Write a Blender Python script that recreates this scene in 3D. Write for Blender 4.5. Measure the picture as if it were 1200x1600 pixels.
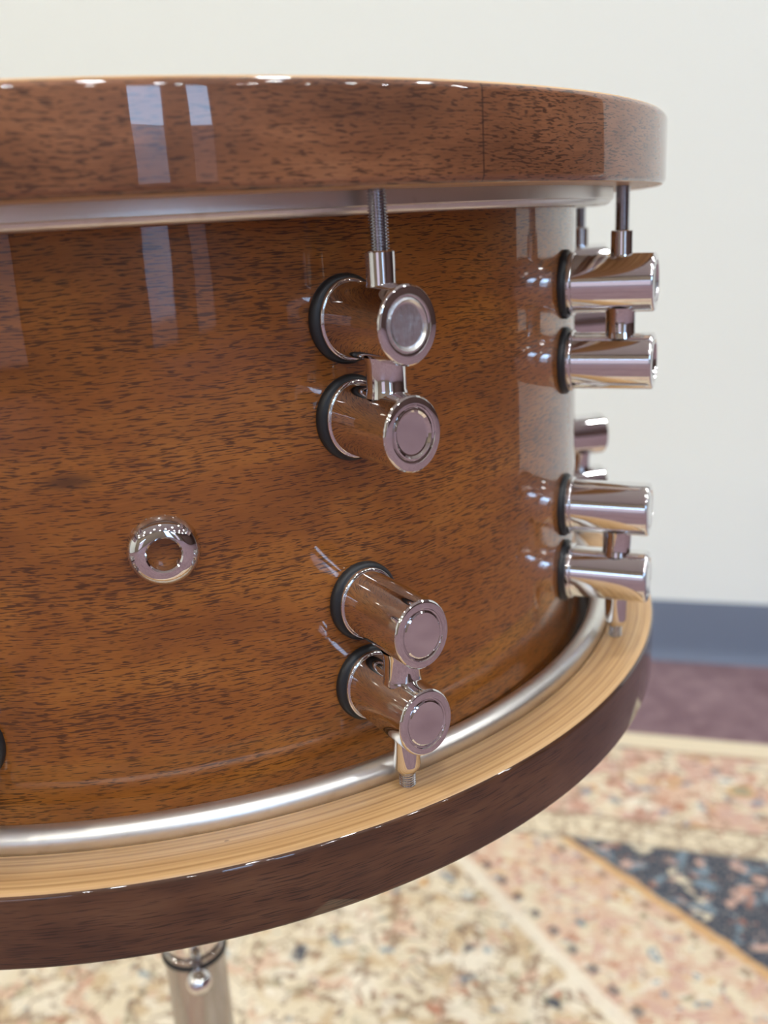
import bpy, bmesh, math, random
from mathutils import Vector, Matrix

for o in list(bpy.data.objects):
    bpy.data.objects.remove(o, do_unlink=True)
SC = bpy.context.scene
COL = SC.collection
R_ = math.radians

# ------------------------------------------------------------------ camera
CAM_D, CAM_H = 0.41682, 0.19366
YAW, PITCH, ROLL, FPX = 13.46043, -16.69335, -3.22039, 1490.756
FLOOR = -0.50


def make_camera():
    y, t, r = R_(YAW), R_(PITCH), R_(ROLL)
    fw = Vector((math.sin(y) * math.cos(t), math.cos(y) * math.cos(t), math.sin(t)))
    rt = Vector((math.cos(y), -math.sin(y), 0))
    up = rt.cross(fw)
    rt2 = rt * math.cos(r) + up * math.sin(r)
    up2 = up * math.cos(r) - rt * math.sin(r)
    m = Matrix((rt2, up2, -fw)).transposed().to_4x4()
    m.translation = Vector((0, -CAM_D, CAM_H))
    cd = bpy.data.cameras.new('camera')
    cam = bpy.data.objects.new('camera', cd)
    COL.objects.link(cam)
    cam.matrix_world = m
    cd.sensor_fit = 'VERTICAL'
    cd.sensor_height = 32.0
    cd.sensor_width = 24.0
    cd.lens = FPX / 1600 * 32.0
    cd.clip_start = 0.01
    cd.clip_end = 100
    cd.dof.use_dof = True
    cd.dof.focus_distance = 0.255
    cd.dof.aperture_fstop = cd.lens / 3.2          # 3.2 mm opening
    SC.camera = cam


make_camera()

# ------------------------------------------------------------------ view, world
SC.view_settings.view_transform = 'Standard'
SC.view_settings.look = 'None'
SC.view_settings.exposure = 0.0
SC.view_settings.gamma = 1.0
SC.view_settings.use_curve_mapping = False
SC.cycles.use_denoising = True
SC.cycles.max_bounces = 10
SC.cycles.glossy_bounces = 6
SC.cycles.transparent_max_bounces = 8
SC.cycles.caustics_reflective = True
SC.cycles.blur_glossy = 0.5
SC.cycles.sample_clamp_indirect = 6.0

SKY_STRENGTH = 9.0
LAMP_WATT = 14.6
LAMP_COLOR = (1.0, 0.98, 0.86)
LAMP_COOL = (0.94, 0.98, 1.0)

w = bpy.data.worlds.new('world')
SC.world = w
w.use_nodes = True
nt = w.node_tree
nt.nodes.clear()
tc = nt.nodes.new('ShaderNodeTexCoord')
sx = nt.nodes.new('ShaderNodeSeparateXYZ')
rp = nt.nodes.new('ShaderNodeValToRGB')
bg = nt.nodes.new('ShaderNodeBackground')
wo = nt.nodes.new('ShaderNodeOutputWorld')
e = rp.color_ramp.elements
e[0].position = 0.0
e[0].color = (0.08, 0.07, 0.085, 1)
e[1].position = 0.1235
e[1].color = (0.075, 0.068, 0.09, 1)
for p, c in ((0.1275, (0.55, 0.85, 1.25, 1)), (0.6, (0.45, 0.72, 1.2, 1))):
    q = e.new(p)
    q.color = c
nt.links.new(tc.outputs['Generated'], sx.inputs[0])
nt.links.new(sx.outputs['Z'], rp.inputs[0])
nt.links.new(rp.outputs[0], bg.inputs[0])
bg.inputs[1].default_value = SKY_STRENGTH
nt.links.new(bg.outputs[0], wo.inputs[0])


# ------------------------------------------------------------------ node helpers
class G:
    """small expression builder over a material's node tree"""

    def __init__(s, name):
        s.m = bpy.data.materials.new(name)
        s.m.use_nodes = True
        s.t = s.m.node_tree
        s.b = s.t.nodes['Principled BSDF']

    def _in(s, sock, v):
        if hasattr(v, 'is_output') or isinstance(v, bpy.types.NodeSocket):
            s.t.links.new(v, sock)
        elif v is not None:
            if sock.type == 'RGBA' and hasattr(v, '__len__') and len(v) == 3:
                v = (*v, 1)
            sock.default_value = v

    def math(s, op, a, b=None, c=None, clamp=False):
        n = s.t.nodes.new('ShaderNodeMath')
        n.operation = op
        n.use_clamp = clamp
        s._in(n.inputs[0], a)
        if b is not None:
            s._in(n.inputs[1], b)
        if c is not None:
            s._in(n.inputs[2], c)
        return n.outputs[0]

    def mul(s, a, b): return s.math('MULTIPLY', a, b)
    def add(s, a, b): return s.math('ADD', a, b)
    def sub(s, a, b): return s.math('SUBTRACT', a, b)
    def gt(s, a, b): return s.math('GREATER_THAN', a, b)
    def lt(s, a, b): return s.math('LESS_THAN', a, b)

    def step(s, v, a, b, x=0.0, y=1.0):
        n = s.t.nodes.new('ShaderNodeMapRange')
        n.interpolation_type = 'SMOOTHSTEP'
        s._in(n.inputs[0], v)
        for i, k in enumerate((a, b, x, y)):
            n.inputs[i + 1].default_value = k
        return n.outputs[0]

    def uv(s):
        n = s.t.nodes.new('ShaderNodeUVMap')
        q = s.t.nodes.new('ShaderNodeSeparateXYZ')
        s.t.links.new(n.outputs[0], q.inputs[0])
        return q.outputs[0], q.outputs[1]

    def obj(s):
        return s.t.nodes.new('ShaderNodeTexCoord').outputs['Object']

    def vec(s, x, y, z=0.0):
        n = s.t.nodes.new('ShaderNodeCombineXYZ')
        for i, k in enumerate((x, y, z)):
            s._in(n.inputs[i], k)
        return n.outputs[0]

    def noise(s, v, scale=1.0, detail=2.0, rough=0.5, color=False, dist=0.0):
        n = s.t.nodes.new('ShaderNodeTexNoise')
        s._in(n.inputs['Vector'], v)
        n.inputs['Scale'].default_value = scale
        n.inputs['Detail'].default_value = detail
        n.inputs['Roughness'].default_value = rough
        n.inputs['Distortion'].default_value = dist
        return n.outputs['Color' if color else 'Fac']

    def vor(s, v, scale=1.0, feature='F1', rnd=1.0):
        n = s.t.nodes.new('ShaderNodeTexVoronoi')
        n.feature = feature
        s._in(n.inputs['Vector'], v)
        n.inputs['Scale'].default_value = scale
        n.inputs['Randomness'].default_value = rnd
        return n

    def ramp(s, f, stops, mode='LINEAR'):
        n = s.t.nodes.new('ShaderNodeValToRGB')
        n.color_ramp.interpolation = mode
        el = n.color_ramp.elements
        while len(el) < len(stops):
            el.new(0.5)
        for q, (p, c) in zip(el, stops):
            q.position = p
            q.color = (*c, 1)
        s._in(n.inputs[0], f)
        return n.outputs[0]

    def mix(s, f, a, b, mode='MIX'):
        n = s.t.nodes.new('ShaderNodeMix')
        n.data_type = 'RGBA'
        n.blend_type = mode
        s._in(n.inputs[0], f)
        s._in(n.inputs[6], a)
        s._in(n.inputs[7], b)
        return n.outputs[2]

    def bump(s, h, strength=0.2, dist=0.001):
        n = s.t.nodes.new('ShaderNodeBump')
        n.inputs['Strength'].default_value = strength
        n.inputs['Distance'].default_value = dist
        s._in(n.inputs['Height'], h)
        return n.outputs[0]

    def set(s, **k):
        names = dict(color='Base Color', rough='Roughness', metal='Metallic', coat='Coat Weight',
                     coat_rough='Coat Roughness', normal='Normal', coat_normal='Coat Normal',
                     spec='Specular IOR Level', ior='IOR', coat_ior='Coat IOR', aniso='Anisotropic',
                     emit='Emission Color', emit_str='Emission Strength')
        for a, v in k.items():
            s._in(s.b.inputs[names[a]], v)
        return s.m


def lin(r, g, b):
    f = lambda c: (c / 255 / 12.92) if c <= 10 else ((c / 255 + 0.055) / 1.055) ** 2.4
    return (f(r), f(g), f(b))


# ------------------------------------------------------------------ materials
def wood(name, cols, pore_col, plen, pthk, pore_lo, pore_hi, coat_ior=1.5, knot=None, seam=None, wavy=0.0005):
    g = G(name)
    u, v = g.uv()
    warp = g.noise(g.vec(g.mul(u, 30), g.mul(v, 30), 3.0), 1, 2)
    v2 = g.add(v, g.mul(g.sub(warp, 0.5), wavy * 6))
    broad = g.noise(g.vec(g.mul(u, 9), g.mul(v2, 45), 1.0), 1, 4, 0.6)
    mott = g.noise(g.vec(g.mul(u, 42), g.mul(v2, 70), 9.0), 1, 2, 0.5)
    f = g.add(g.mul(broad, 0.65), g.mul(mott, 0.35))
    c = g.ramp(f, [(0.30, cols[0]), (0.48, cols[1]), (0.56, cols[2]), (0.72, cols[3])])
    fine = g.noise(g.vec(g.mul(u, 60), g.mul(v2, 2600), 5.0), 1, 2)
    c = g.mix(g.step(fine, 0.3, 0.75, 0.0, 0.28), c, g.mix(1.0, c, (0.45, 0.36, 0.30), 'MULTIPLY'))
    p1 = g.noise(g.vec(g.mul(u, 1 / plen), g.mul(v2, 1 / pthk), 0.0), 1, 1.5, 0.5)
    p2 = g.noise(g.vec(g.mul(u, 0.62 / plen), g.mul(v2, 0.7 / pthk), 7.0), 1, 1.0, 0.5)
    dens = g.noise(g.vec(g.mul(u, 22), g.mul(v2, 60), 4.0), 1, 2)
    lift = g.mul(g.sub(dens, 0.5), 0.20)
    pore = g.math('MAXIMUM', g.step(g.add(p1, lift), pore_lo, pore_hi), g.step(g.add(p2, lift), pore_lo + .02, pore_hi + .03))
    c = g.mix(g.mul(pore, 0.82), c, pore_col)
    if knot:
        du = g.mul(g.sub(u, knot[0]), 1 / 0.010)
        dv = g.mul(g.sub(v2, knot[1]), 1 / 0.0030)
        d = g.math('SQRT', g.add(g.mul(du, du), g.mul(dv, dv)))
        d = g.add(d, g.mul(g.sub(broad, 0.5), 0.6))
        c = g.mix(g.step(d, 0.15, 1.1, 0.75, 0.0), c, (0.030, 0.012, 0.005))
    if seam is not None:
        c = g.mix(g.step(g.math('ABSOLUTE', g.sub(u, g.add(seam, g.mul(g.sub(warp, .5), .0006)))), 0.0001, 0.0004, 0.75, 0.0), c, pore_col)
    wobble = g.noise(g.vec(g.mul(u, 45), g.mul(v, 45), 2.0), 1, 1)
    return g.set(color=c, rough=0.42, spec=0.25, coat=1.0, coat_rough=0.025, coat_ior=coat_ior,
                 normal=g.bump(g.mul(pore, -1.0), 0.12, 0.0003),
                 coat_normal=g.bump(wobble, 0.10, 0.0006))


M = {}
M['shell'] = wood('lacquered_mahogany', [(0.185, 0.056, 0.0075), (0.262, 0.085, 0.0115), (0.31, 0.107, 0.0145), (0.375, 0.142, 0.023)],
                  (0.045, 0.014, 0.003), 0.0040, 0.00042, 0.555, 0.64, knot=(R_(-7.2) * 0.178, 0.1375))
M['hoop'] = wood('lacquered_hoop_veneer', [(0.12, 0.046, 0.020), (0.215, 0.085, 0.037), (0.28, 0.116, 0.052), (0.35, 0.162, 0.082)],
                 (0.046, 0.019, 0.011), 0.0030, 0.00050, 0.545, 0.66, seam=R_(23.3) * 0.209)
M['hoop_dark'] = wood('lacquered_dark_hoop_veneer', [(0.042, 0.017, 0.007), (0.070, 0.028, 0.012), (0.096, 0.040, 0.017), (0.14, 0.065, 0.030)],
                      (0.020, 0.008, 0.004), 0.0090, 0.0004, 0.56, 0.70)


def ply_mat():
    g = G('maple_ply_edge')
    u, r = g.uv()
    f1 = g.noise(g.vec(g.mul(u, 4), g.mul(r, 900), 0), 1, 2, 0.6)
    f2 = g.noise(g.vec(g.mul(u, 40), g.mul(r, 1500), 3), 1, 2, 0.6)
    saw = g.math('FRACT', g.mul(r, 1 / 0.0029))
    line = g.step(g.math('ABSOLUTE', g.sub(saw, 0.5)), 0.33, 0.5)
    c = g.ramp(g.add(g.mul(f1, .6), g.mul(f2, .4)), [(0.30, (0.36, 0.195, 0.080)), (0.5, (0.545, 0.325, 0.143)), (0.7, (0.65, 0.42, 0.205))])
    c = g.mix(g.mul(line, 0.55), c, (0.27, 0.125, 0.042))
    sp = g.noise(g.vec(g.mul(u, 260), g.mul(r, 420), 8), 1, 1)
    c = g.mix(g.step(sp, 0.78, 0.84, 0, 0.6), c, (0.12, 0.05, 0.02))
    return g.set(color=c, rough=0.45, spec=0.4, coat=0.25, coat_rough=0.25)


M['ply'] = ply_mat()


def simple(name, col, rough, metal=0.0, **k):
    g = G(name)
    return g.set(color=col, rough=rough, metal=metal, **k)


def chrome_mat(name, col, rough, scratch=0.0):
    g = G(name)
    o = g.obj()
    n = g.noise(o, 900, 3)
    r = g.add(rough, g.mul(g.step(n, 0.5, 0.8), rough * 0.8))
    return g.set(color=col, rough=r, metal=1.0)


M['chrome'] = chrome_mat('polished_chrome', (0.80, 0.79, 0.78), 0.03)
M['nickel'] = chrome_mat('satin_nickel', (0.46, 0.44, 0.44), 0.11)
M['rodsteel'] = chrome_mat('tension_rod_steel', (0.62, 0.63, 0.66), 0.12)
M['rubber'] = simple('black_rubber', (0.012, 0.013, 0.015), 0.45)
M['head'] = simple('white_film_head', (0.75, 0.74, 0.70), 0.35)


def alu_mat():
    g = G('satin_aluminium')
    u, v = g.uv()
    n = g.noise(g.vec(g.mul(u, 30), g.mul(v, 3000), 0), 1, 3)
    b = g.noise(g.vec(g.mul(u, 160), g.mul(v, 160), 0), 1, 3)
    c = g.mix(g.step(b, 0.55, 0.75, 0, 0.35), (0.78, 0.755, 0.71), (0.55, 0.50, 0.43))
    return g.set(color=c, rough=g.add(0.30, g.mul(n, 0.14)), metal=1.0)


M['alu'] = alu_mat()


def brushed_mat():
    g = G('hairline_brushed_chrome')
    o = g.obj()
    q = g.t.nodes.new('ShaderNodeSeparateXYZ')
    g.t.links.new(o, q.inputs[0])
    wv = g.noise(o, 160, 2)
    n = g.noise(g.vec(0, g.add(g.mul(q.outputs[1], 4200), g.mul(wv, 5)), g.mul(q.outputs[2], 130)), 1, 3)
    return g.set(color=(0.80, 0.80, 0.79), rough=0.24, metal=1.0, normal=g.bump(n, 0.5, 0.0003))


M['brushed'] = brushed_mat()


def paint(name, col, amt=0.03):
    g = G(name)
    o = g.obj()
    n = g.noise(o, 260, 3)
    b = g.noise(o, 1.3, 2)
    c = g.mix(g.step(b, 0.3, 0.7, 0, amt), col, tuple(x * 0.85 for x in col))
    return g.set(color=c, rough=0.75, spec=0.3, normal=g.bump(n, 0.08, 0.0006))


M['wall'] = paint('white_wall_paint', (0.765, 0.803, 0.787))
M['wall_tan'] = paint('taupe_wall_paint', (0.22, 0.175, 0.14))
M['wall_maroon'] = paint('maroon_wall_paint', (0.085, 0.045, 0.038))
M['ceiling'] = paint('white_ceiling_paint', (0.80, 0.79, 0.77))
M['base'] = paint('slate_rubber_base', lin(106, 115, 133))
M['frame'] = simple('dark_window_frame', (0.06, 0.055, 0.05), 0.4)


def carpet_mat():
    g = G('mauve_carpet')
    o = g.obj()
    a = g.noise(o, 35, 3)
    b = g.noise(o, 420, 2)
    d = g.noise(o, 5, 2)
    c = g.ramp(g.add(g.mul(a, 0.4), g.add(g.mul(b, 0.4), g.mul(d, 0.2))),
               [(0.34, lin(94, 72, 79)), (0.5, lin(123, 100, 106)), (0.64, lin(143, 120, 124))])
    return g.set(color=c, rough=0.95, spec=0.1, normal=g.bump(b, 0.6, 0.003))


M['carpet'] = carpet_mat()


def rug_mat():
    """faded oriental rug; uv are metres: u along the far edge, v into the rug"""
    g = G('faded_oriental_rug')
    u, v = g.uv()
    P = dict(cream=lin(209, 195, 170), sand=lin(186, 162, 130), peach=lin(197, 164, 143), rust=lin(166, 110, 88),
             navy=lin(48, 58, 76), blue=lin(112, 134, 150), ochre=lin(192, 150, 100), pink=lin(190, 154, 140), brown=lin(120, 92, 74),
             olive=lin(150, 142, 118), ivory=lin(218, 208, 191))
    wob = g.noise(g.vec(g.mul(u, 28), g.mul(v, 28), 0), 1, 2, color=True)
    ws = g.t.nodes.new('ShaderNodeSeparateXYZ')
    g.t.links.new(wob, ws.inputs[0])
    uu = g.add(u, g.mul(g.sub(ws.outputs[0], 0.5), 0.03))
    vv = g.add(v, g.mul(g.sub(ws.outputs[1], 0.5), 0.03))

    def floral(scale, base, pal, size, seed, keep=1.0):
        n = g.vor(g.vec(uu, vv, seed), scale)
        rs = g.t.nodes.new('ShaderNodeSeparateColor')
        g.t.links.new(n.outputs['Color'], rs.inputs[0])
        k = len(pal)
        col = g.ramp(rs.outputs[0], [(i / k, P[c]) for i, c in enumerate(pal)], 'CONSTANT')
        col2 = g.ramp(rs.outputs[1], [(i / k, P[c]) for i, c in enumerate(pal[::-1])], 'CONSTANT')
        d = n.outputs['Distance']
        rad = g.add(size * 0.6, g.mul(rs.outputs[2], size * 0.8))
        m = g.mul(g.step(g.sub(d, rad), -0.05, 0.05, 1, 0), g.lt(rs.outputs[2], keep))
        m2 = g.step(d, size * 0.40, size * 0.55, 1, 0)
        return g.mix(m2, g.mix(m, base, col), g.mix(g.mul(m, 1.0), base, col2))

    def stems(base, col, scale, seed, width=0.05, amt=0.7):
        n = g.noise(g.vec(uu, vv, seed), scale, 2, 0.6)
        m = g.step(g.math('ABSOLUTE', g.sub(n, 0.5)), width * 0.4, width, amt, 0)
        return g.mix(m, base, P[col])

    def mott(base, col, sx, sy, seed, th, amt=0.9, soft=0.05):
        n = g.noise(g.vec(g.mul(uu, sx), g.mul(vv, sy), seed), 1, 2.5, 0.55)
        return g.mix(g.step(n, th, th + soft, 0, amt), base, P[col])

    # cream field
    field = g.mix(g.step(g.noise(g.vec(u, v, 3), 14, 3), .4, .65), P['cream'], P['ivory'])
    field = mott(field, 'sand', 30, 34, 1.0, 0.54)
    field = mott(field, 'peach', 26, 22, 2.0, 0.58)
    field = stems(field, 'brown', 24, 1.3, 0.03, 0.75)
    field = mott(field, 'olive', 60, 44, 3.0, 0.60, 0.8)
    field = mott(field, 'rust', 44, 60, 4.0, 0.62, 0.85)
    field = mott(field, 'blue', 36, 48, 5.0, 0.635, 0.9)
    field = mott(field, 'navy', 46, 60, 6.0, 0.655, 0.85)
    field = floral(30, field, ['navy', 'rust', 'ivory', 'blue', 'peach', 'olive', 'ivory', 'ochre'], 0.40, 0.0, 0.55)
    field = mott(field, 'brown', 95, 80, 7.0, 0.60, 0.8)
    field = mott(field, 'ivory', 50, 66, 8.0, 0.60, 0.9)
    # peach band
    band = g.mix(g.step(g.noise(g.vec(u, v, 8), 30, 3), .42, .6), P['peach'], P['cream'])
    band = mott(band, 'pink', 40, 40, 11.0, 0.54)
    band = mott(band, 'ochre', 44, 60, 12.0, 0.60, 0.7)
    band = mott(band, 'blue', 60, 70, 13.0, 0.63, 0.8)
    band = mott(band, 'rust', 70, 56, 14.0, 0.61, 0.7)
    band = floral(48, band, ['blue', 'rust', 'ochre', 'olive', 'pink', 'cream', 'ivory'], 0.40, 5.0, 0.6)
    band = mott(band, 'brown', 100, 120, 15.0, 0.62, 0.65)
    band = mott(band, 'ivory', 70, 90, 16.0, 0.60, 0.8)
    # navy spandrel
    nav = mott(P['navy'], 'blue', 40, 40, 21.0, 0.52, 0.8)
    nav = mott(nav, 'pink', 36, 50, 22.0, 0.58)
    nav = mott(nav, 'cream', 30, 44, 23.0, 0.615)
    nav = floral(26, nav, ['peach', 'blue', 'pink', 'rust', 'cream', 'navy'], 0.42, 3.0, 0.7)
    nav = mott(nav, 'rust', 70, 60, 24.0, 0.60, 0.8)
    nav = mott(nav, 'navy', 60, 80, 25.0, 0.55, 0.9)
    # lines
    l1 = g.sub(g.mul(g.add(u, 0.042), 0.638), g.mul(g.sub(v, 0.262), 0.77))     # >0 on the navy side
    l1 = g.add(l1, g.mul(g.sub(ws.outputs[2], 0.5), 0.012))
    l2 = g.sub(g.mul(g.add(u, 0.151), 0.72), g.mul(g.sub(v, 0.334), 0.69))      # >0 on the band side
    l2 = g.add(l2, g.mul(g.sub(ws.outputs[2], 0.5), 0.010))
    c = g.mix(g.step(l2, -0.002, 0.002), field, band)
    a2 = g.math('ABSOLUTE', l2)
    c = g.mix(g.step(a2, 0.006, 0.009, 0.85, 0), c, P['ivory'])
    # dots along the lines
    al = g.add(g.mul(u, 0.77), g.mul(v, 0.638))
    dots = g.step(g.math('SINE', g.mul(al, 210)), 0.1, 0.6)
    c = g.mix(g.mul(dots, g.step(g.math('ABSOLUTE', g.sub(l2, 0.018)), 0.003, 0.007, 0.75, 0)), c, P['navy'])
    c = g.mix(g.mul(dots, g.step(g.math('ABSOLUTE', g.add(l1, 0.018)), 0.003, 0.006, 0.7, 0)), c, P['brown'])
    c = g.mix(g.step(l1, -0.002, 0.002), c, nav)
    c = g.mix(g.step(g.math('ABSOLUTE', g.add(l1, 0.004)), 0.0035, 0.007, 0.9, 0), c, P['ochre'])
    c = g.mix(g.step(g.math('ABSOLUTE', g.sub(l1, 0.005)), 0.002, 0.004, 0.8, 0), c, P['navy'])
    # left of everything below the guard stripe stays field; borders on top
    guard = stems(P['cream'], 'brown', 40, 2.2, 0.07, 0.6)
    guard = floral(58, guard, ['ivory', 'sand', 'rust', 'cream'], 0.3, 6.0, 0.6)
    border = g.mix(g.step(g.noise(g.vec(u, v, 5), 18, 3), .4, .6), P['peach'], P['pink'])
    border = mott(border, 'cream', 26, 20, 31.0, 0.52)
    border = mott(border, 'rust', 30, 44, 32.0, 0.59, 0.6)
    border = mott(border, 'ochre', 24, 30, 33.0, 0.62, 0.8)
    border = mott(border, 'blue', 30, 40, 34.0, 0.60, 0.75)
    border = floral(20, border, ['blue', 'cream', 'rust', 'ivory', 'pink', 'olive', 'ochre', 'peach'], 0.42, 1.0, 0.6)
    border = stems(border, 'brown', 26, 3.3, 0.03, 0.6)
    border = mott(border, 'navy', 50, 70, 35.0, 0.64, 0.7)
    border = mott(border, 'ivory', 50, 60, 36.0, 0.60, 0.8)

    def frame(vc):
        k = g.mix(g.gt(vc, 0.205), border, guard)
        k = g.mix(g.step(g.math('ABSOLUTE', g.sub(vc, 0.205)), 0.002, 0.004, 0.7, 0), k, P['brown'])
        k = g.mix(g.step(g.math('ABSOLUTE', g.sub(vc, 0.252)), 0.002, 0.004, 0.8, 0), k, P['navy'])
        k = g.mix(g.lt(vc, 0.052), k, P['ivory']) if False else g.mix(g.step(vc, 0.034, 0.038, 1, 0), k, P['cream'])
        return g.mix(g.step(g.math('ABSOLUTE', g.sub(vc, 0.041)), 0.002, 0.004, 0.6, 0), k, P['brown'])

    vc = g.math('MINIMUM', v, g.math('MINIMUM', g.sub(0.415, u), g.math('MINIMUM', g.add(u, 1.62), g.sub(1.32, v))))
    c = g.mix(g.lt(vc, 0.252), c, frame(vc))
    # faded wool weave
    weave = g.noise(g.vec(g.mul(u, 420), g.mul(v, 170), 0), 1, 2)
    weave2 = g.noise(g.vec(g.mul(u, 130), g.mul(v, 520), 4), 1, 2)
    c = g.mix(g.step(weave, 0.38, 0.78, 0, 0.33), c, P['cream'])
    c = g.mix(g.step(weave2, 0.55, 0.8, 0, 0.35), c, P['brown'])
    return g.set(color=c, rough=0.95, spec=0.1, normal=g.bump(weave, 0.4, 0.002))


M['rug'] = rug_mat()


def glass_mat(name='window_glass'):
    m = bpy.data.materials.new(name)
    m.use_nodes = True
    t = m.node_tree
    t.nodes.clear()
    o = t.nodes.new('ShaderNodeOutputMaterial')
    mx = t.nodes.new('ShaderNodeMixShader')
    fr = t.nodes.new('ShaderNodeFresnel')
    fr.inputs[0].default_value = 1.25
    tr = t.nodes.new('ShaderNodeBsdfTransparent')
    gl = t.nodes.new('ShaderNodeBsdfGlossy')
    gl.inputs['Roughness'].default_value = 0.0
    t.links.new(fr.outputs[0], mx.inputs[0])
    t.links.new(tr.outputs[0], mx.inputs[1])
    t.links.new(gl.outputs[0], mx.inputs[2])
    t.links.new(mx.outputs[0], o.inputs[0])
    return m


M['glass'] = glass_mat()
M['film'] = glass_mat('clear_film_head')


def emit_mat(name, col, s):
    g = G(name)
    return g.set(color=(0.8, 0.8, 0.8), emit=col, emit_str=s)


# ------------------------------------------------------------------ mesh helpers
def obj(name, bm, mat, parent=None, smooth=35, recalc=False):
    me = bpy.data.meshes.new(name)
    if recalc:
        bmesh.ops.recalc_face_normals(bm, faces=bm.faces[:])
    bm.to_mesh(me)
    bm.free()
    for k in (mat if isinstance(mat, (list, tuple)) else [mat]):
        me.materials.append(k)
    if smooth:
        me.polygons.foreach_set('use_smooth', [True] * len(me.polygons))
        me.set_sharp_from_angle(angle=R_(smooth))
    o = bpy.data.objects.new(name, me)
    COL.objects.link(o)
    if parent:
        o.parent = parent
    return o


def empty(name, loc, label, cat, group=None):
    o = bpy.data.objects.new(name, None)
    o.empty_display_size = 0.05
    COL.objects.link(o)
    o.location = loc
    o['label'] = label
    o['category'] = cat
    if group:
        o['group'] = group
    return o


def structure(o, label=None):
    o['kind'] = 'structure'
    if label:
        o['label'] = label
    return o


def lathe(bm, prof, seg=48, M4=None, closed=False, caps=True, sy=1.0, matf=None, uvmode=None):
    """revolve (r, h) about +Z; M4 places it"""
    uvl = bm.loops.layers.uv.verify() if uvmode else None
    rows = []
    for r, h in prof:
        if r <= 1e-9:
            rows.append([bm.verts.new((0, 0, h))])
        else:
            rows.append([bm.verts.new((r * math.cos(2 * math.pi * k / seg), sy * r * math.sin(2 * math.pi * k / seg), h)) for k in range(seg)])
    n = len(prof)
    pairs = [(i, i + 1) for i in range(n - 1)] + ([(n - 1, 0)] if closed else [])
    newf = []
    for i, j in pairs:
        a, b = rows[i], rows[j]
        for k in range(seg):
            k2 = (k + 1) % seg
            if len(a) == 1 and len(b) == 1:
                continue
            if len(a) == 1:
                f = bm.faces.new((a[0], b[k2], b[k])); us = (k + .5, k + 1, k)
                rs = (prof[i], prof[j], prof[j])
            elif len(b) == 1:
                f = bm.faces.new((a[k], a[k2], b[0])); us = (k, k + 1, k + .5)
                rs = (prof[i], prof[i], prof[j])
            else:
                f = bm.faces.new((a[k], a[k2], b[k2], b[k])); us = (k, k + 1, k + 1, k)
                rs = (prof[i], prof[i], prof[j], prof[j])
            if matf:
                f.material_index = matf(i)
            if uvmode:
                for lp, uu, (r, h) in zip(f.loops, us, rs):
                    ang = 2 * math.pi * uu / seg
                    if ang > math.pi * 1.5 + 1e-6:
                        ang -= 0
                    lp[uvl].uv = uvmode(i, ang, r, h)
            newf.append(f)
    if caps and not closed:
        for row, rev in ((rows[0], True), (rows[-1], False)):
            if len(row) > 1:
                newf.append(bm.faces.new(row[::-1] if rev else row))
    vs = [v for row in rows for v in row]
    if M4 is not None:
        bmesh.ops.transform(bm, matrix=M4, verts=vs)
    return newf


def box(bm, lo, hi, M4=None):
    x0, y0, z0 = lo
    x1, y1, z1 = hi
    v = [bm.verts.new(p) for p in ((x0, y0, z0), (x1, y0, z0), (x1, y1, z0), (x0, y1, z0), (x0, y0, z1), (x1, y0, z1), (x1, y1, z1), (x0, y1, z1))]
    for q in ((0, 3, 2, 1), (4, 5, 6, 7), (0, 1, 5, 4), (1, 2, 6, 5), (2, 3, 7, 6), (3, 0, 4, 7)):
        bm.faces.new([v[i] for i in q])
    if M4 is not None:
        bmesh.ops.transform(bm, matrix=M4, verts=v)
    return v


def tube(bm, pts, rad, seg=16, caps=True):
    pts = [Vector(p) for p in pts]
    rows = []
    up = None
    for i, p in enumerate(pts):
        d = (pts[min(i + 1, len(pts) - 1)] - pts[max(i - 1, 0)]).normalized()
        if up is None:
            up = d.orthogonal().normalized()
        up = (up - d * up.dot(d)).normalized()
        sd = d.cross(up)
        r = rad[i] if isinstance(rad, (list, tuple)) else rad
        rows.append([bm.verts.new(p + (up * math.cos(a) + sd * math.sin(a)) * r) for a in (2 * math.pi * k / seg for k in range(seg))])
    for a, b in zip(rows, rows[1:]):
        for k in range(seg):
            bm.faces.new((a[k], a[(k + 1) % seg], b[(k + 1) % seg], b[k]))
    if caps:
        bm.faces.new(rows[0][::-1])
        bm.faces.new(rows[-1])


def arc(cr, ch, r, a0, a1, n):
    return [(cr + r * math.cos(R_(a0 + (a1 - a0) * k / n)), ch + r * math.sin(R_(a0 + (a1 - a0) * k / n))) for k in range(n + 1)]


def az(a):
    """rotation about Z that turns local +X to drum azimuth a (0 = towards the camera)"""
    return R_(a - 90)


# ------------------------------------------------------------------ the room
RU = Vector((0.871, -0.491, 0))
RN = Vector((-0.491, -0.871, 0))
W0 = Vector((0.742, 0.856, 0))
ROOM = Matrix.Translation((W0.x, W0.y, FLOOR)) @ Matrix((RU, RN, Vector((0, 0, 1)))).transposed().to_4x4()
# RU x RN points down, so local Z keeps +Z by flipping handedness in the boxes (normals recalculated)
CEIL = 2.75
U0, U1, UR, WF, WB = -3.6, 1.36, 6.0, 6.0, -1.8


def rbox(name, lo, hi, mat, label=None, extra=()):
    bm = bmesh.new()
    box(bm, lo, hi, ROOM)
    for a, b in extra:
        box(bm, a, b, ROOM)
    return structure(obj(name, bm, mat, smooth=0, recalc=True), label)


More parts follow.
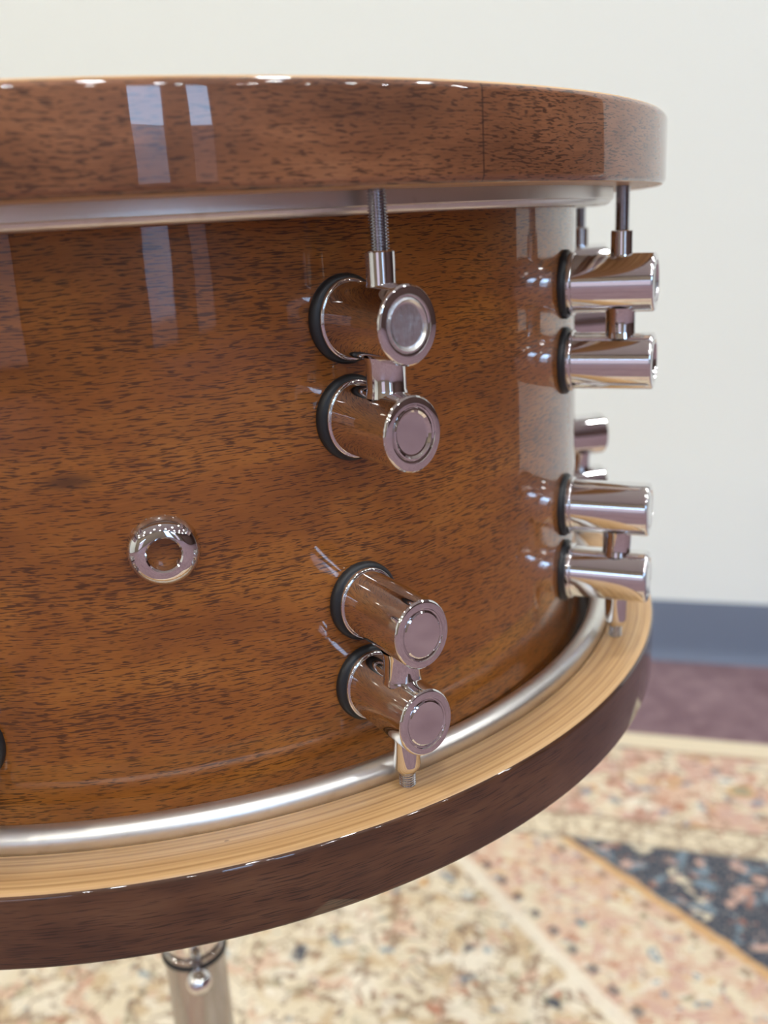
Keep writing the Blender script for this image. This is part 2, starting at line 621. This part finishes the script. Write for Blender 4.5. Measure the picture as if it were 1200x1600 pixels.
rbox('floor', (U0 - .1, WB - .1, -0.05), (UR + .1, WF + .1, 0), M['carpet'], 'mauve wall-to-wall carpet')
rbox('ceiling', (U0 - .1, WB - .1, CEIL), (UR + .1, WF + .1, CEIL + .05), M['ceiling'])
rbox('wall_back', (U0, -0.12, 0), (U1, 0, CEIL), M['wall'], 'plain white wall behind the drum')
rbox('wall_return', (U1 - .12, WB, 0), (U1, -0.12, CEIL), M['wall_maroon'])
rbox('wall_rear', (U1, WB - .1, 0), (UR, WB, CEIL), M['wall_maroon'])
rbox('wall_left', (U0 - .1, -0.12, 0), (U0, WF, CEIL), M['wall'])
rbox('wall_right', (UR, WB - .1, 0), (UR + .1, WF, CEIL), M['wall_maroon'])

# front wall (behind the camera) with three windows
WIN = [(-1.25, 0.35, 0.10, 1.35), (2.78, 3.55, 0.03, 2.60), (4.05, 4.76, 0.03, 2.60)]


def front_wall():
    bm = bmesh.new()
    us = [U0 - .1]
    for a, b, _, _ in WIN:
        us += [a, b]
    us.append(UR + .1)
    for i in range(0, len(us), 2):
        box(bm, (us[i], WF, 0), (us[i + 1], WF + .12, CEIL), ROOM)
    for a, b, z0, z1 in WIN:
        box(bm, (a, WF, 0), (b, WF + .12, z0), ROOM)
        box(bm, (a, WF, z1), (b, WF + .12, CEIL), ROOM)
    structure(obj('wall_front', bm, M['wall_tan'], smooth=0, recalc=True))
    for k, (a, b, z0, z1) in enumerate(WIN):
        bm = bmesh.new()
        t = .04
        for lo, hi in (((a, WF + .03, z0), (b, WF + .09, z0 + t)), ((a, WF + .03, z1 - t), (b, WF + .09, z1)),
                       ((a, WF + .03, z0 + t), (a + t, WF + .09, z1 - t)), ((b - t, WF + .03, z0 + t), (b, WF + .09, z1 - t))):
            box(bm, lo, hi, ROOM)
        fr = structure(obj('window_%d' % (k + 1), bm, M['frame'], smooth=0, recalc=True))
        bm = bmesh.new()
        box(bm, (a + t, WF + .055, z0 + t), (b - t, WF + .061, z1 - t), ROOM)
        obj('pane', bm, M['glass'], fr, smooth=0, recalc=True)


front_wall()
rbox('wall_outside_added', (4.3, WF + 3.0, -.05), (6.3, WF + 3.2, 1.98), M['wall'], 'unseen white wall added outside the windows to shape their reflection')  # added out of view; its top edge cuts off the sky mirrored in the hoop


def baseboard():
    # slate rubber cove base: flat face that flares out at the foot
    bm = bmesh.new()
    prof = [(0, 0), (0.014, 0.0), (0.0135, 0.002), (0.010, 0.005), (0.0065, 0.013), (0.0035, 0.026), (0.0035, 0.096), (0.0025, 0.1), (0, 0.1)]
    a = [bm.verts.new((U0, w, h)) for w, h in prof]
    b = [bm.verts.new((U1, w, h)) for w, h in prof]
    for i in range(len(prof)):
        j = (i + 1) % len(prof)
        bm.faces.new((a[i], a[j], b[j], b[i]))
    bm.faces.new(a[::-1])
    bm.faces.new(b)
    bmesh.ops.transform(bm, matrix=ROOM, verts=bm.verts[:])
    structure(obj('baseboard_back', bm, M['base'], smooth=30, recalc=True), 'slate blue rubber baseboard along the white wall')


baseboard()


def downlights():
    first = cool = None
    for iu in range(6):
        for iw in range(4):
            u, wv = -2.7 + 1.5 * iu, 0.75 + 1.5 * iw
            p = ROOM @ Vector((u, wv, CEIL))
            if first is None:
                bm = bmesh.new()
                lathe(bm, [(0.075, 0.0), (0.098, 0.0), (0.100, -0.003), (0.094, -0.010), (0.078, -0.012), (0.075, -0.008)], 32, closed=True)
                ring = obj('trim_ring', bm, M['head'], smooth=40, recalc=True)
                ld = bpy.data.lights.new('lamp', 'AREA')
                ld.shape = 'DISK'
                ld.size = 0.145
                ld.energy = LAMP_WATT
                ld.color = LAMP_COLOR
                lamp = bpy.data.objects.new('lamp', ld)
                COL.objects.link(lamp)
                lamp.location = (0, 0, -0.006)
                first = (ring, lamp)
            else:
                ring, lamp = first[0].copy(), first[1].copy()
                COL.objects.link(ring)
                COL.objects.link(lamp)
                if iu >= 2:                     # neutral white lamps in the right half of the room
                    if cool is None:
                        cool = lamp.data.copy()
                        cool.color = LAMP_COOL
                    lamp.data = cool
            t = empty('downlight', p, 'small round %s white downlight recessed in the ceiling' % ('neutral' if iu >= 2 else 'warm'), 'ceiling light',
                      '%s ceiling downlights' % ('neutral' if iu >= 2 else 'warm'))
            ring.parent = t
            lamp.parent = t


downlights()


# ------------------------------------------------------------------ rug
RGU = Vector((0.863, -0.505, 0))
RGN = Vector((-0.505, -0.863, 0))
RG0 = Vector((0.581, 0.645, 0))


def rug():
    bm = bmesh.new()
    uvl = bm.loops.layers.uv.verify()
    nu, nv = 60, 40
    ua, ub, va, vb = -1.62, 0.415, 0.0, 1.32
    hh = 0.007

    def P(u, v, z):
        q = RG0 + RGU * u + RGN * v
        return (q.x, q.y, FLOOR + z)
    top = [[bm.verts.new(P(ua + (ub - ua) * i / nu, va + (vb - va) * j / nv, hh)) for j in range(nv + 1)] for i in range(nu + 1)]

    def face(vs, uvs):
        f = bm.faces.new(vs)
        for lp, q in zip(f.loops, uvs):
            lp[uvl].uv = q
    cu = lambda i: ua + (ub - ua) * i / nu
    cv = lambda j: va + (vb - va) * j / nv
    for i in range(nu):
        for j in range(nv):
            face((top[i][j], top[i][j + 1], top[i + 1][j + 1], top[i + 1][j]), ((cu(i), cv(j)), (cu(i), cv(j + 1)), (cu(i + 1), cv(j + 1)), (cu(i + 1), cv(j))))
    # bound edge all round
    loop = [(i, 0) for i in range(nu)] + [(nu, j) for j in range(nv)] + [(i, nv) for i in range(nu, 0, -1)] + [(0, j) for j in range(nv, 0, -1)]
    low = [bm.verts.new((top[i][j].co.x, top[i][j].co.y, FLOOR + 0.0003)) for i, j in loop]
    n = len(loop)
    for k in range(n):
        a, b = loop[k], loop[(k + 1) % n]
        face((top[a[0]][a[1]], top[b[0]][b[1]], low[(k + 1) % n], low[k]), [(cu(a[0]), cv(a[1])), (cu(b[0]), cv(b[1])), (cu(b[0]), cv(b[1])), (cu(a[0]), cv(a[1]))])
    bm.faces.new(low)
    o = obj('rug', bm, M['rug'], smooth=0, recalc=True)
    o['label'] = 'faded cream oriental rug with peach border and navy corner on mauve carpet'
    o['category'] = 'rug'


rug()


# ------------------------------------------------------------------ the drum
Z_HT, Z_HB = 0.22454, 0.20194        # upper hoop top / bottom
Z_PT, Z_PB = 0.04289, 0.02077        # lower hoop top / bottom
R_H, R_IN, R_S = 0.2090, 0.1927, 0.178
drum = empty('snare_drum', (0, 0, Z_PB), 'glossy mahogany snare drum with wooden hoops and chrome tube lugs, on a chrome stand', 'drum')
DZ = -Z_PB


def dpart(name, bm, mat, parent=None, **k):
    o = obj(name, bm, mat, parent or drum, **k)
    if parent is None:
        o.location.z = DZ
    return o


SEAM = R_(180)                         # uv seam at the far side of the drum


def uv_cyl(i, ang, r, h):
    # ang 270 deg faces the camera; u is arc length measured from there
    return ((ang - math.pi * 1.5) * r, h)


def uv_rad(i, ang, r, h):
    return ((ang - math.pi * 1.5) * 0.2, r)


def cyl_uv(rad):
    def f(i, ang, r, h):
        a = ang - math.pi * 1.5
        if a < -math.pi - 1e-9:
            a += 0
        return (a * rad, h)
    return f


def shift_seam(o_bm):
    pass


# shell: ring with wall thickness and bevelled bearing edges
bm = bmesh.new()
pr = [(R_S, 0.0415), (R_S, 0.2035), (R_S - .0015, 0.2050), (R_S - .007, 0.2010), (R_S - .008, 0.1990), (R_S - .008, 0.0460), (R_S - .007, 0.0440), (R_S - .0015, 0.0400)]
lathe(bm, pr, 256, closed=True, uvmode=cyl_uv(R_S))
dpart('shell', bm, M['shell'], smooth=40, recalc=True)


def hoop(name, z0, z1, mats, rb=0.0022):
    rr = 0.0022
    outer = arc(R_H - rb, z0 + rb, rb, -90, 0, 6) + arc(R_H - rr, z1 - rr, rr, 0, 90, 6)
    inner = [(R_IN + 0.0006, z1), (R_IN, z1 - .0006), (R_IN, z0 + .0006), (R_IN + .0006, z0)]
    prof = outer + inner
    bm = bmesh.new()

    def mf(i):
        return 0 if 2 <= i <= 9 else 1

    def uvm(i, ang, r, h):
        a = ang - math.pi * 1.5
        return (a * R_H, h) if mf(i) == 0 else (a * 0.2, r)
    lathe(bm, prof, 288, closed=True, matf=mf, uvmode=uvm)
    return dpart(name, bm, mats, smooth=50, recalc=True)


hoop('batter_hoop', Z_HB, Z_HT, [M['hoop'], M['ply']])
hoop('snare_side_hoop', Z_PB, Z_PT, [M['hoop_dark'], M['ply']], 0.0011)


def flesh(name, zc, s):
    """metal head ring: outer wall, rolled bead on the drum side; s=-1 hangs under the upper hoop"""
    prof = [(0.1919, -0.006), (0.1919, 0.0012)] + arc(0.1881, 0.0012, 0.0038, 0, 180, 12)[1:] + [(0.1843, -0.006)]
    if s < 0:
        prof = [(0.1914, -0.006), (0.1914, 0.0034), (0.1909, 0.0037)] + arc(0.1886, 0.0034, 0.0021, 10, 180, 10) + [(0.1850, 0.0030), (0.1843, 0.002), (0.1843, -0.006)]
    prof = [(r, zc + s * h) for r, h in prof]
    bm = bmesh.new()
    lathe(bm, prof, 256, closed=True, uvmode=cyl_uv(0.19))
    return dpart(name, bm, M['alu'], smooth=45, recalc=True)


flesh('batter_head_ring', Z_HB, -1)
flesh('snare_side_head_ring', Z_PT, 1)


def head(name, z, s):
    bm = bmesh.new()
    prof = [(0, z), (0.172, z), (0.1765, z - s * .0006), (0.1795, z - s * .003), (0.1843, z - s * .005), (0.1843, z - s * .0056), (0.1790, z - s * .0036), (0.1762, z - s * .0012), (0.172, z - s * .0004), (0, z - s * .0004)]
    lathe(bm, prof, 96, caps=False)
    return dpart(name, bm, M['head' if s > 0 else 'film'], smooth=40, recalc=True)


head('batter_head', 0.2058, 1)
head('snare_side_head', 0.0390, -1)

# ---- lugs -----------------------------------------------------------------
LZ = dict(z1=0.17102, z2=0.14508, z3=0.09254, z4=0.06721)
R_F, R_ROD, RC, RGK = 0.20858, 0.19715, 0.0096, 0.0116
SQ = 0.85
AX = Matrix.Rotation(R_(90), 4, 'Y')       # +Z -> +X (radial)


def radial(z):
    return Matrix.Translation((0, 0, z)) @ AX


def barrel(bm, z):
    b = 0.0009
    x0 = 0.1795
    prof = [(0, x0), (0.0100, x0), (0.0104, x0 + .0004)] + arc(0.0099, x0 + .0016, 0.0006, 10, 100, 4) + \
           [(RC + .0002, x0 + .0026), (RC, x0 + .0034), (RC, R_F - b), (RC - .00012, R_F - .0005), (RC - .0005, R_F - .00012), (RC - b, R_F),
            (0.0073, R_F), (0.0071, R_F - .0003), (0.0067, R_F - .0004), (0.0067, R_F - .0016), (0, R_F - .0016)]
    # the last three close the seat of the inlay
    lathe(bm, prof, 64, radial(z), caps=False, sy=SQ)


def flare(zs, ze, r):
    """post profile between two barrel axes with small saddles"""
    d = 1 if ze > zs else -1
    a, b = zs + d * (RC - .0016), ze - d * (RC - .0016)
    return [(r + .0004, a), (r + .0002, a + d * .0012), (r, a + d * .002), (r, b - d * .002), (r + .0002, b - d * .0012), (r + .0004, b)]


ROD = Matrix.Translation((R_ROD, 0, 0))


def make_lug(upper):
    za, zb = (LZ['z1'], LZ['z2']) if upper else (LZ['z4'], LZ['z3'])   # za carries the rod
    bm = bmesh.new()
    barrel(bm, za)
    barrel(bm, zb)
    lathe(bm, flare(za, zb, 0.0050), 40, ROD, caps=False)
    lug = obj('lug', bm, M['chrome'], drum, smooth=28, recalc=True)
    kids = []
    for z in (za, zb):
        bm = bmesh.new()
        lathe(bm, [(0, 0.1766), (RGK - .0004, 0.1766), (RGK, 0.1772), (RGK, 0.1790), (RGK - .0005, 0.1797), (RGK - .0011, 0.1800), (0.0080, 0.1800), (0, 0.1796)], 56, radial(z), caps=False, sy=0.91)
        kids.append(obj('gasket', bm, M['rubber'], lug, smooth=40, recalc=True))
        bm = bmesh.new()
        lathe(bm, [(0, R_F - .0016), (0.0067, R_F - .0016), (0.0067, R_F - .0005)] + ([(0.0064, R_F - .0001), (0.0060, R_F), (0.0054, R_F - .0006), (0.0050, R_F - .0007), (0, R_F - .0007)] if upper else [(0.0065, R_F - .0002), (0.0061, R_F), (0, R_F)]), 56, radial(z), caps=False, sy=SQ)
        kids.append(obj('face_inlay', bm, M['chrome'], lug, smooth=12, recalc=True))
    s = 1 if upper else -1
    zend = 0.188 if upper else 0.0474
    bm = bmesh.new()
    z_in = za + s * 0.0072
    if upper:
        pf = [(0.0040, z_in), (0.0037, z_in + .0014), (0.0036, z_in + .0024), (0.0036, zend - .0003), (0.0033, zend), (0.0018, zend)]
    else:
        pf = [(0.0042, z_in), (0.0040, z_in - .0014), (0.0039, z_in - .0024), (0.0039, zend + .0026), (0.0037, zend + .0014), (0.0026, zend), (0.0018, zend)]
    lathe(bm, pf, 32, ROD, caps=False)
    kids.append(obj('rod_sleeve', bm, M['chrome'], lug, smooth=35, recalc=True))
    # threaded tension rod
    bm = bmesh.new()
    z0 = zend - s * .002
    z1 = (Z_HB + 0.004) if upper else (Z_PT - 0.004)
    pitch, ro, ri = 0.00072, 0.0025, 0.00198
    if not upper:
        ro, ri = 0.00235, 0.0020
    n = int(abs(z1 - z0) / pitch)
    pf = []
    for k in range(n):
        pf += [(ri, z0 + s * k * pitch), (ro, z0 + s * (k + .35) * pitch), (ro, z0 + s * (k + .5) * pitch), (ri, z0 + s * (k + .85) * pitch)]
    lathe(bm, pf, 24, ROD)
    kids.append(obj('tension_rod', bm, M['rodsteel'], lug, smooth=20, recalc=True))
    return lug, kids


PHI0, DPHI = 16.83888, 35.9
first_up = None
for upper in (True, False):
    src, kids = make_lug(upper)
    for k in range(10):
        if k == 0:
            lug, ks = src, kids
        else:
            lug = src.copy()
            COL.objects.link(lug)
            lug.parent = drum
            ks = []
            for c in kids:
                d = c.copy()
                COL.objects.link(d)
                d.parent = lug
                ks.append(d)
        lug.location = (0, 0, DZ)
        lug.rotation_euler = (0, 0, az(PHI0 + 36 * k))
        if upper and k == 0:
            ks[1].data = ks[1].data.copy()
            ks[1].data.materials[0] = M['brushed']
            ks[1]['label'] = 'hairline-brushed bright face disc'

# ---- air vent grommet --------------------------------------------------------
bm = bmesh.new()
vz = 0.1172
prof = [(0.0042, R_S - .022), (0.0042, R_S + .0033), (0.0043, R_S + .0038), (0.0047, R_S + .0042)]
prof += [(0.0050 + 0.0045 * math.sin(R_(t)), R_S + 0.0042 - 0.0050 * (1 - math.cos(R_(t)))) for t in (12, 24, 36, 48, 60, 72, 84, 92)]
prof += [(0.0094, R_S - .0020), (0.0075, R_S - .0020), (0.0060, R_S - .0020), (0.0056, R_S - .022)]
lathe(bm, prof, 64, radial(0), closed=True)
vent = obj('air_vent', bm, M['chrome'], drum, smooth=30, recalc=True)
vent.location = (0, 0, vz + DZ)
vent.rotation_euler = (0, 0, az(-0.4))


# ------------------------------------------------------------------ snare stand
SX, SY = -0.012, 0.0
stand = empty('snare_stand', (SX, SY, FLOOR + 0.0075), 'chrome snare stand post with a black ring and ball-headed screw under the drum', 'drum stand')
SB = FLOOR + 0.0075


def spart(name, bm, mat, parent=None, **k):
    o = obj(name, bm, mat, parent or stand, **k)
    return o


TOPZ = -0.085 - SB
RINGZ = -0.152 - SB
bm = bmesh.new()
lathe(bm, [(0, 0.13), (0.0150, 0.13), (0.0152, 0.1305), (0.0152, RINGZ + .004), (0.0148, RINGZ + .0045), (0.0135, RINGZ + .005), (0, RINGZ + .005)], 40, caps=False)
post = spart('outer_tube', bm, M['nickel'], smooth=35, recalc=True)
bm = bmesh.new()
lathe(bm, [(0, RINGZ - .02), (0.0138, RINGZ - .02), (0.0138, TOPZ - .001), (0.013, TOPZ), (0, TOPZ)], 40, caps=False)
spart('inner_tube', bm, M['chrome'], smooth=35, recalc=True)
bm = bmesh.new()
lathe(bm, [(r, RINGZ + h) for r, h in arc(0.0152, 0.0, 0.0013, 0, 360, 12)[:-1]], 40, closed=True)
spart('rubber_ring', bm, M['rubber'], smooth=60, recalc=True)
# ball-headed screw facing the camera
bm = bmesh.new()
lathe(bm, [(0, 0.0135), (0.0030, 0.0135), (0.0030, 0.0180)] + [(0.0062 * math.sin(R_(t)), 0.0225 - 0.0062 * math.cos(R_(t))) for t in range(30, 180, 12)] + [(0, 0.0287)], 28,
      Matrix.Translation((0, 0, RINGZ - .0015)) @ Matrix.Rotation(R_(-88), 4, 'Z') @ AX, caps=False)
spart('ball_screw', bm, M['chrome'], smooth=40, recalc=True)
# basket hub and arms that carry the lower hoop
bm = bmesh.new()
lathe(bm, [(0, TOPZ - .03), (0.020, TOPZ - .03), (0.022, TOPZ - .028), (0.022, TOPZ), (0.020, TOPZ + .002), (0, TOPZ + .002)], 36, caps=False)
spart('basket_hub', bm, M['chrome'], smooth=35, recalc=True)
for a in (-45, 75, 195):
    d = Vector((math.sin(R_(a)), -math.cos(R_(a)), 0))
    tip = Vector((0, 0, 0)) + d * 0.200 - Vector((SX, SY, 0))
    tip.z = 0.0
    zt = Z_PB - SB
    bm = bmesh.new()
    p0 = Vector((d.x * .018, d.y * .018, TOPZ - .014))
    tube(bm, [p0, p0.lerp(tip, .5) + Vector((0, 0, (TOPZ + zt) * .5 - .02 - p0.z * .5)), Vector((tip.x * .97, tip.y * .97, zt - .016)), Vector((tip.x, tip.y, zt - .013))], 0.0045, 14)
    arm = spart('basket_arm', bm, M['chrome'], smooth=40, recalc=True)
    bm = bmesh.new()
    lathe(bm, [(0, -.017), (0.0065, -.017), (0.0078, -.015), (0.0078, -.0022), (0.0070, -.0004), (0, 0)], 24, Matrix.Translation((tip.x, tip.y, zt)), caps=False)
    obj('rubber_tip', bm, M['rubber'], arm, smooth=40, recalc=True)
for a in (-45, 75, 195):
    d = Vector((math.sin(R_(a)), -math.cos(R_(a)), 0))
    bm = bmesh.new()
    tube(bm, [d * .017 + Vector((0, 0, 0.21)), d * .14 + Vector((0, 0, 0.10)), d * .25 + Vector((0, 0, 0.012))], 0.0065, 14)
    leg = spart('leg', bm, M['chrome'], smooth=40, recalc=True)
    bm = bmesh.new()
    tube(bm, [d * .232 + Vector((0, 0, 0.027)), d * .250 + Vector((0, 0, 0.0125)), d * .258 + Vector((0, 0, 0.0105))], [0.009, 0.0105, 0.0095], 16)
    obj('rubber_foot', bm, M['rubber'], leg, smooth=40, recalc=True)
    bm = bmesh.new()
    tube(bm, [d * .014 + Vector((0, 0, 0.135)), d * .125 + Vector((0, 0, 0.110))], 0.004, 10)
    obj('brace', bm, M['chrome'], leg, smooth=40, recalc=True)
bm = bmesh.new()
lathe(bm, [(0, 0.195), (0.021, 0.195), (0.023, 0.197), (0.023, 0.225), (0.021, 0.227), (0, 0.227)], 36, caps=False)
spart('leg_collar', bm, M['chrome'], smooth=35, recalc=True)

bpy.context.view_layer.update()
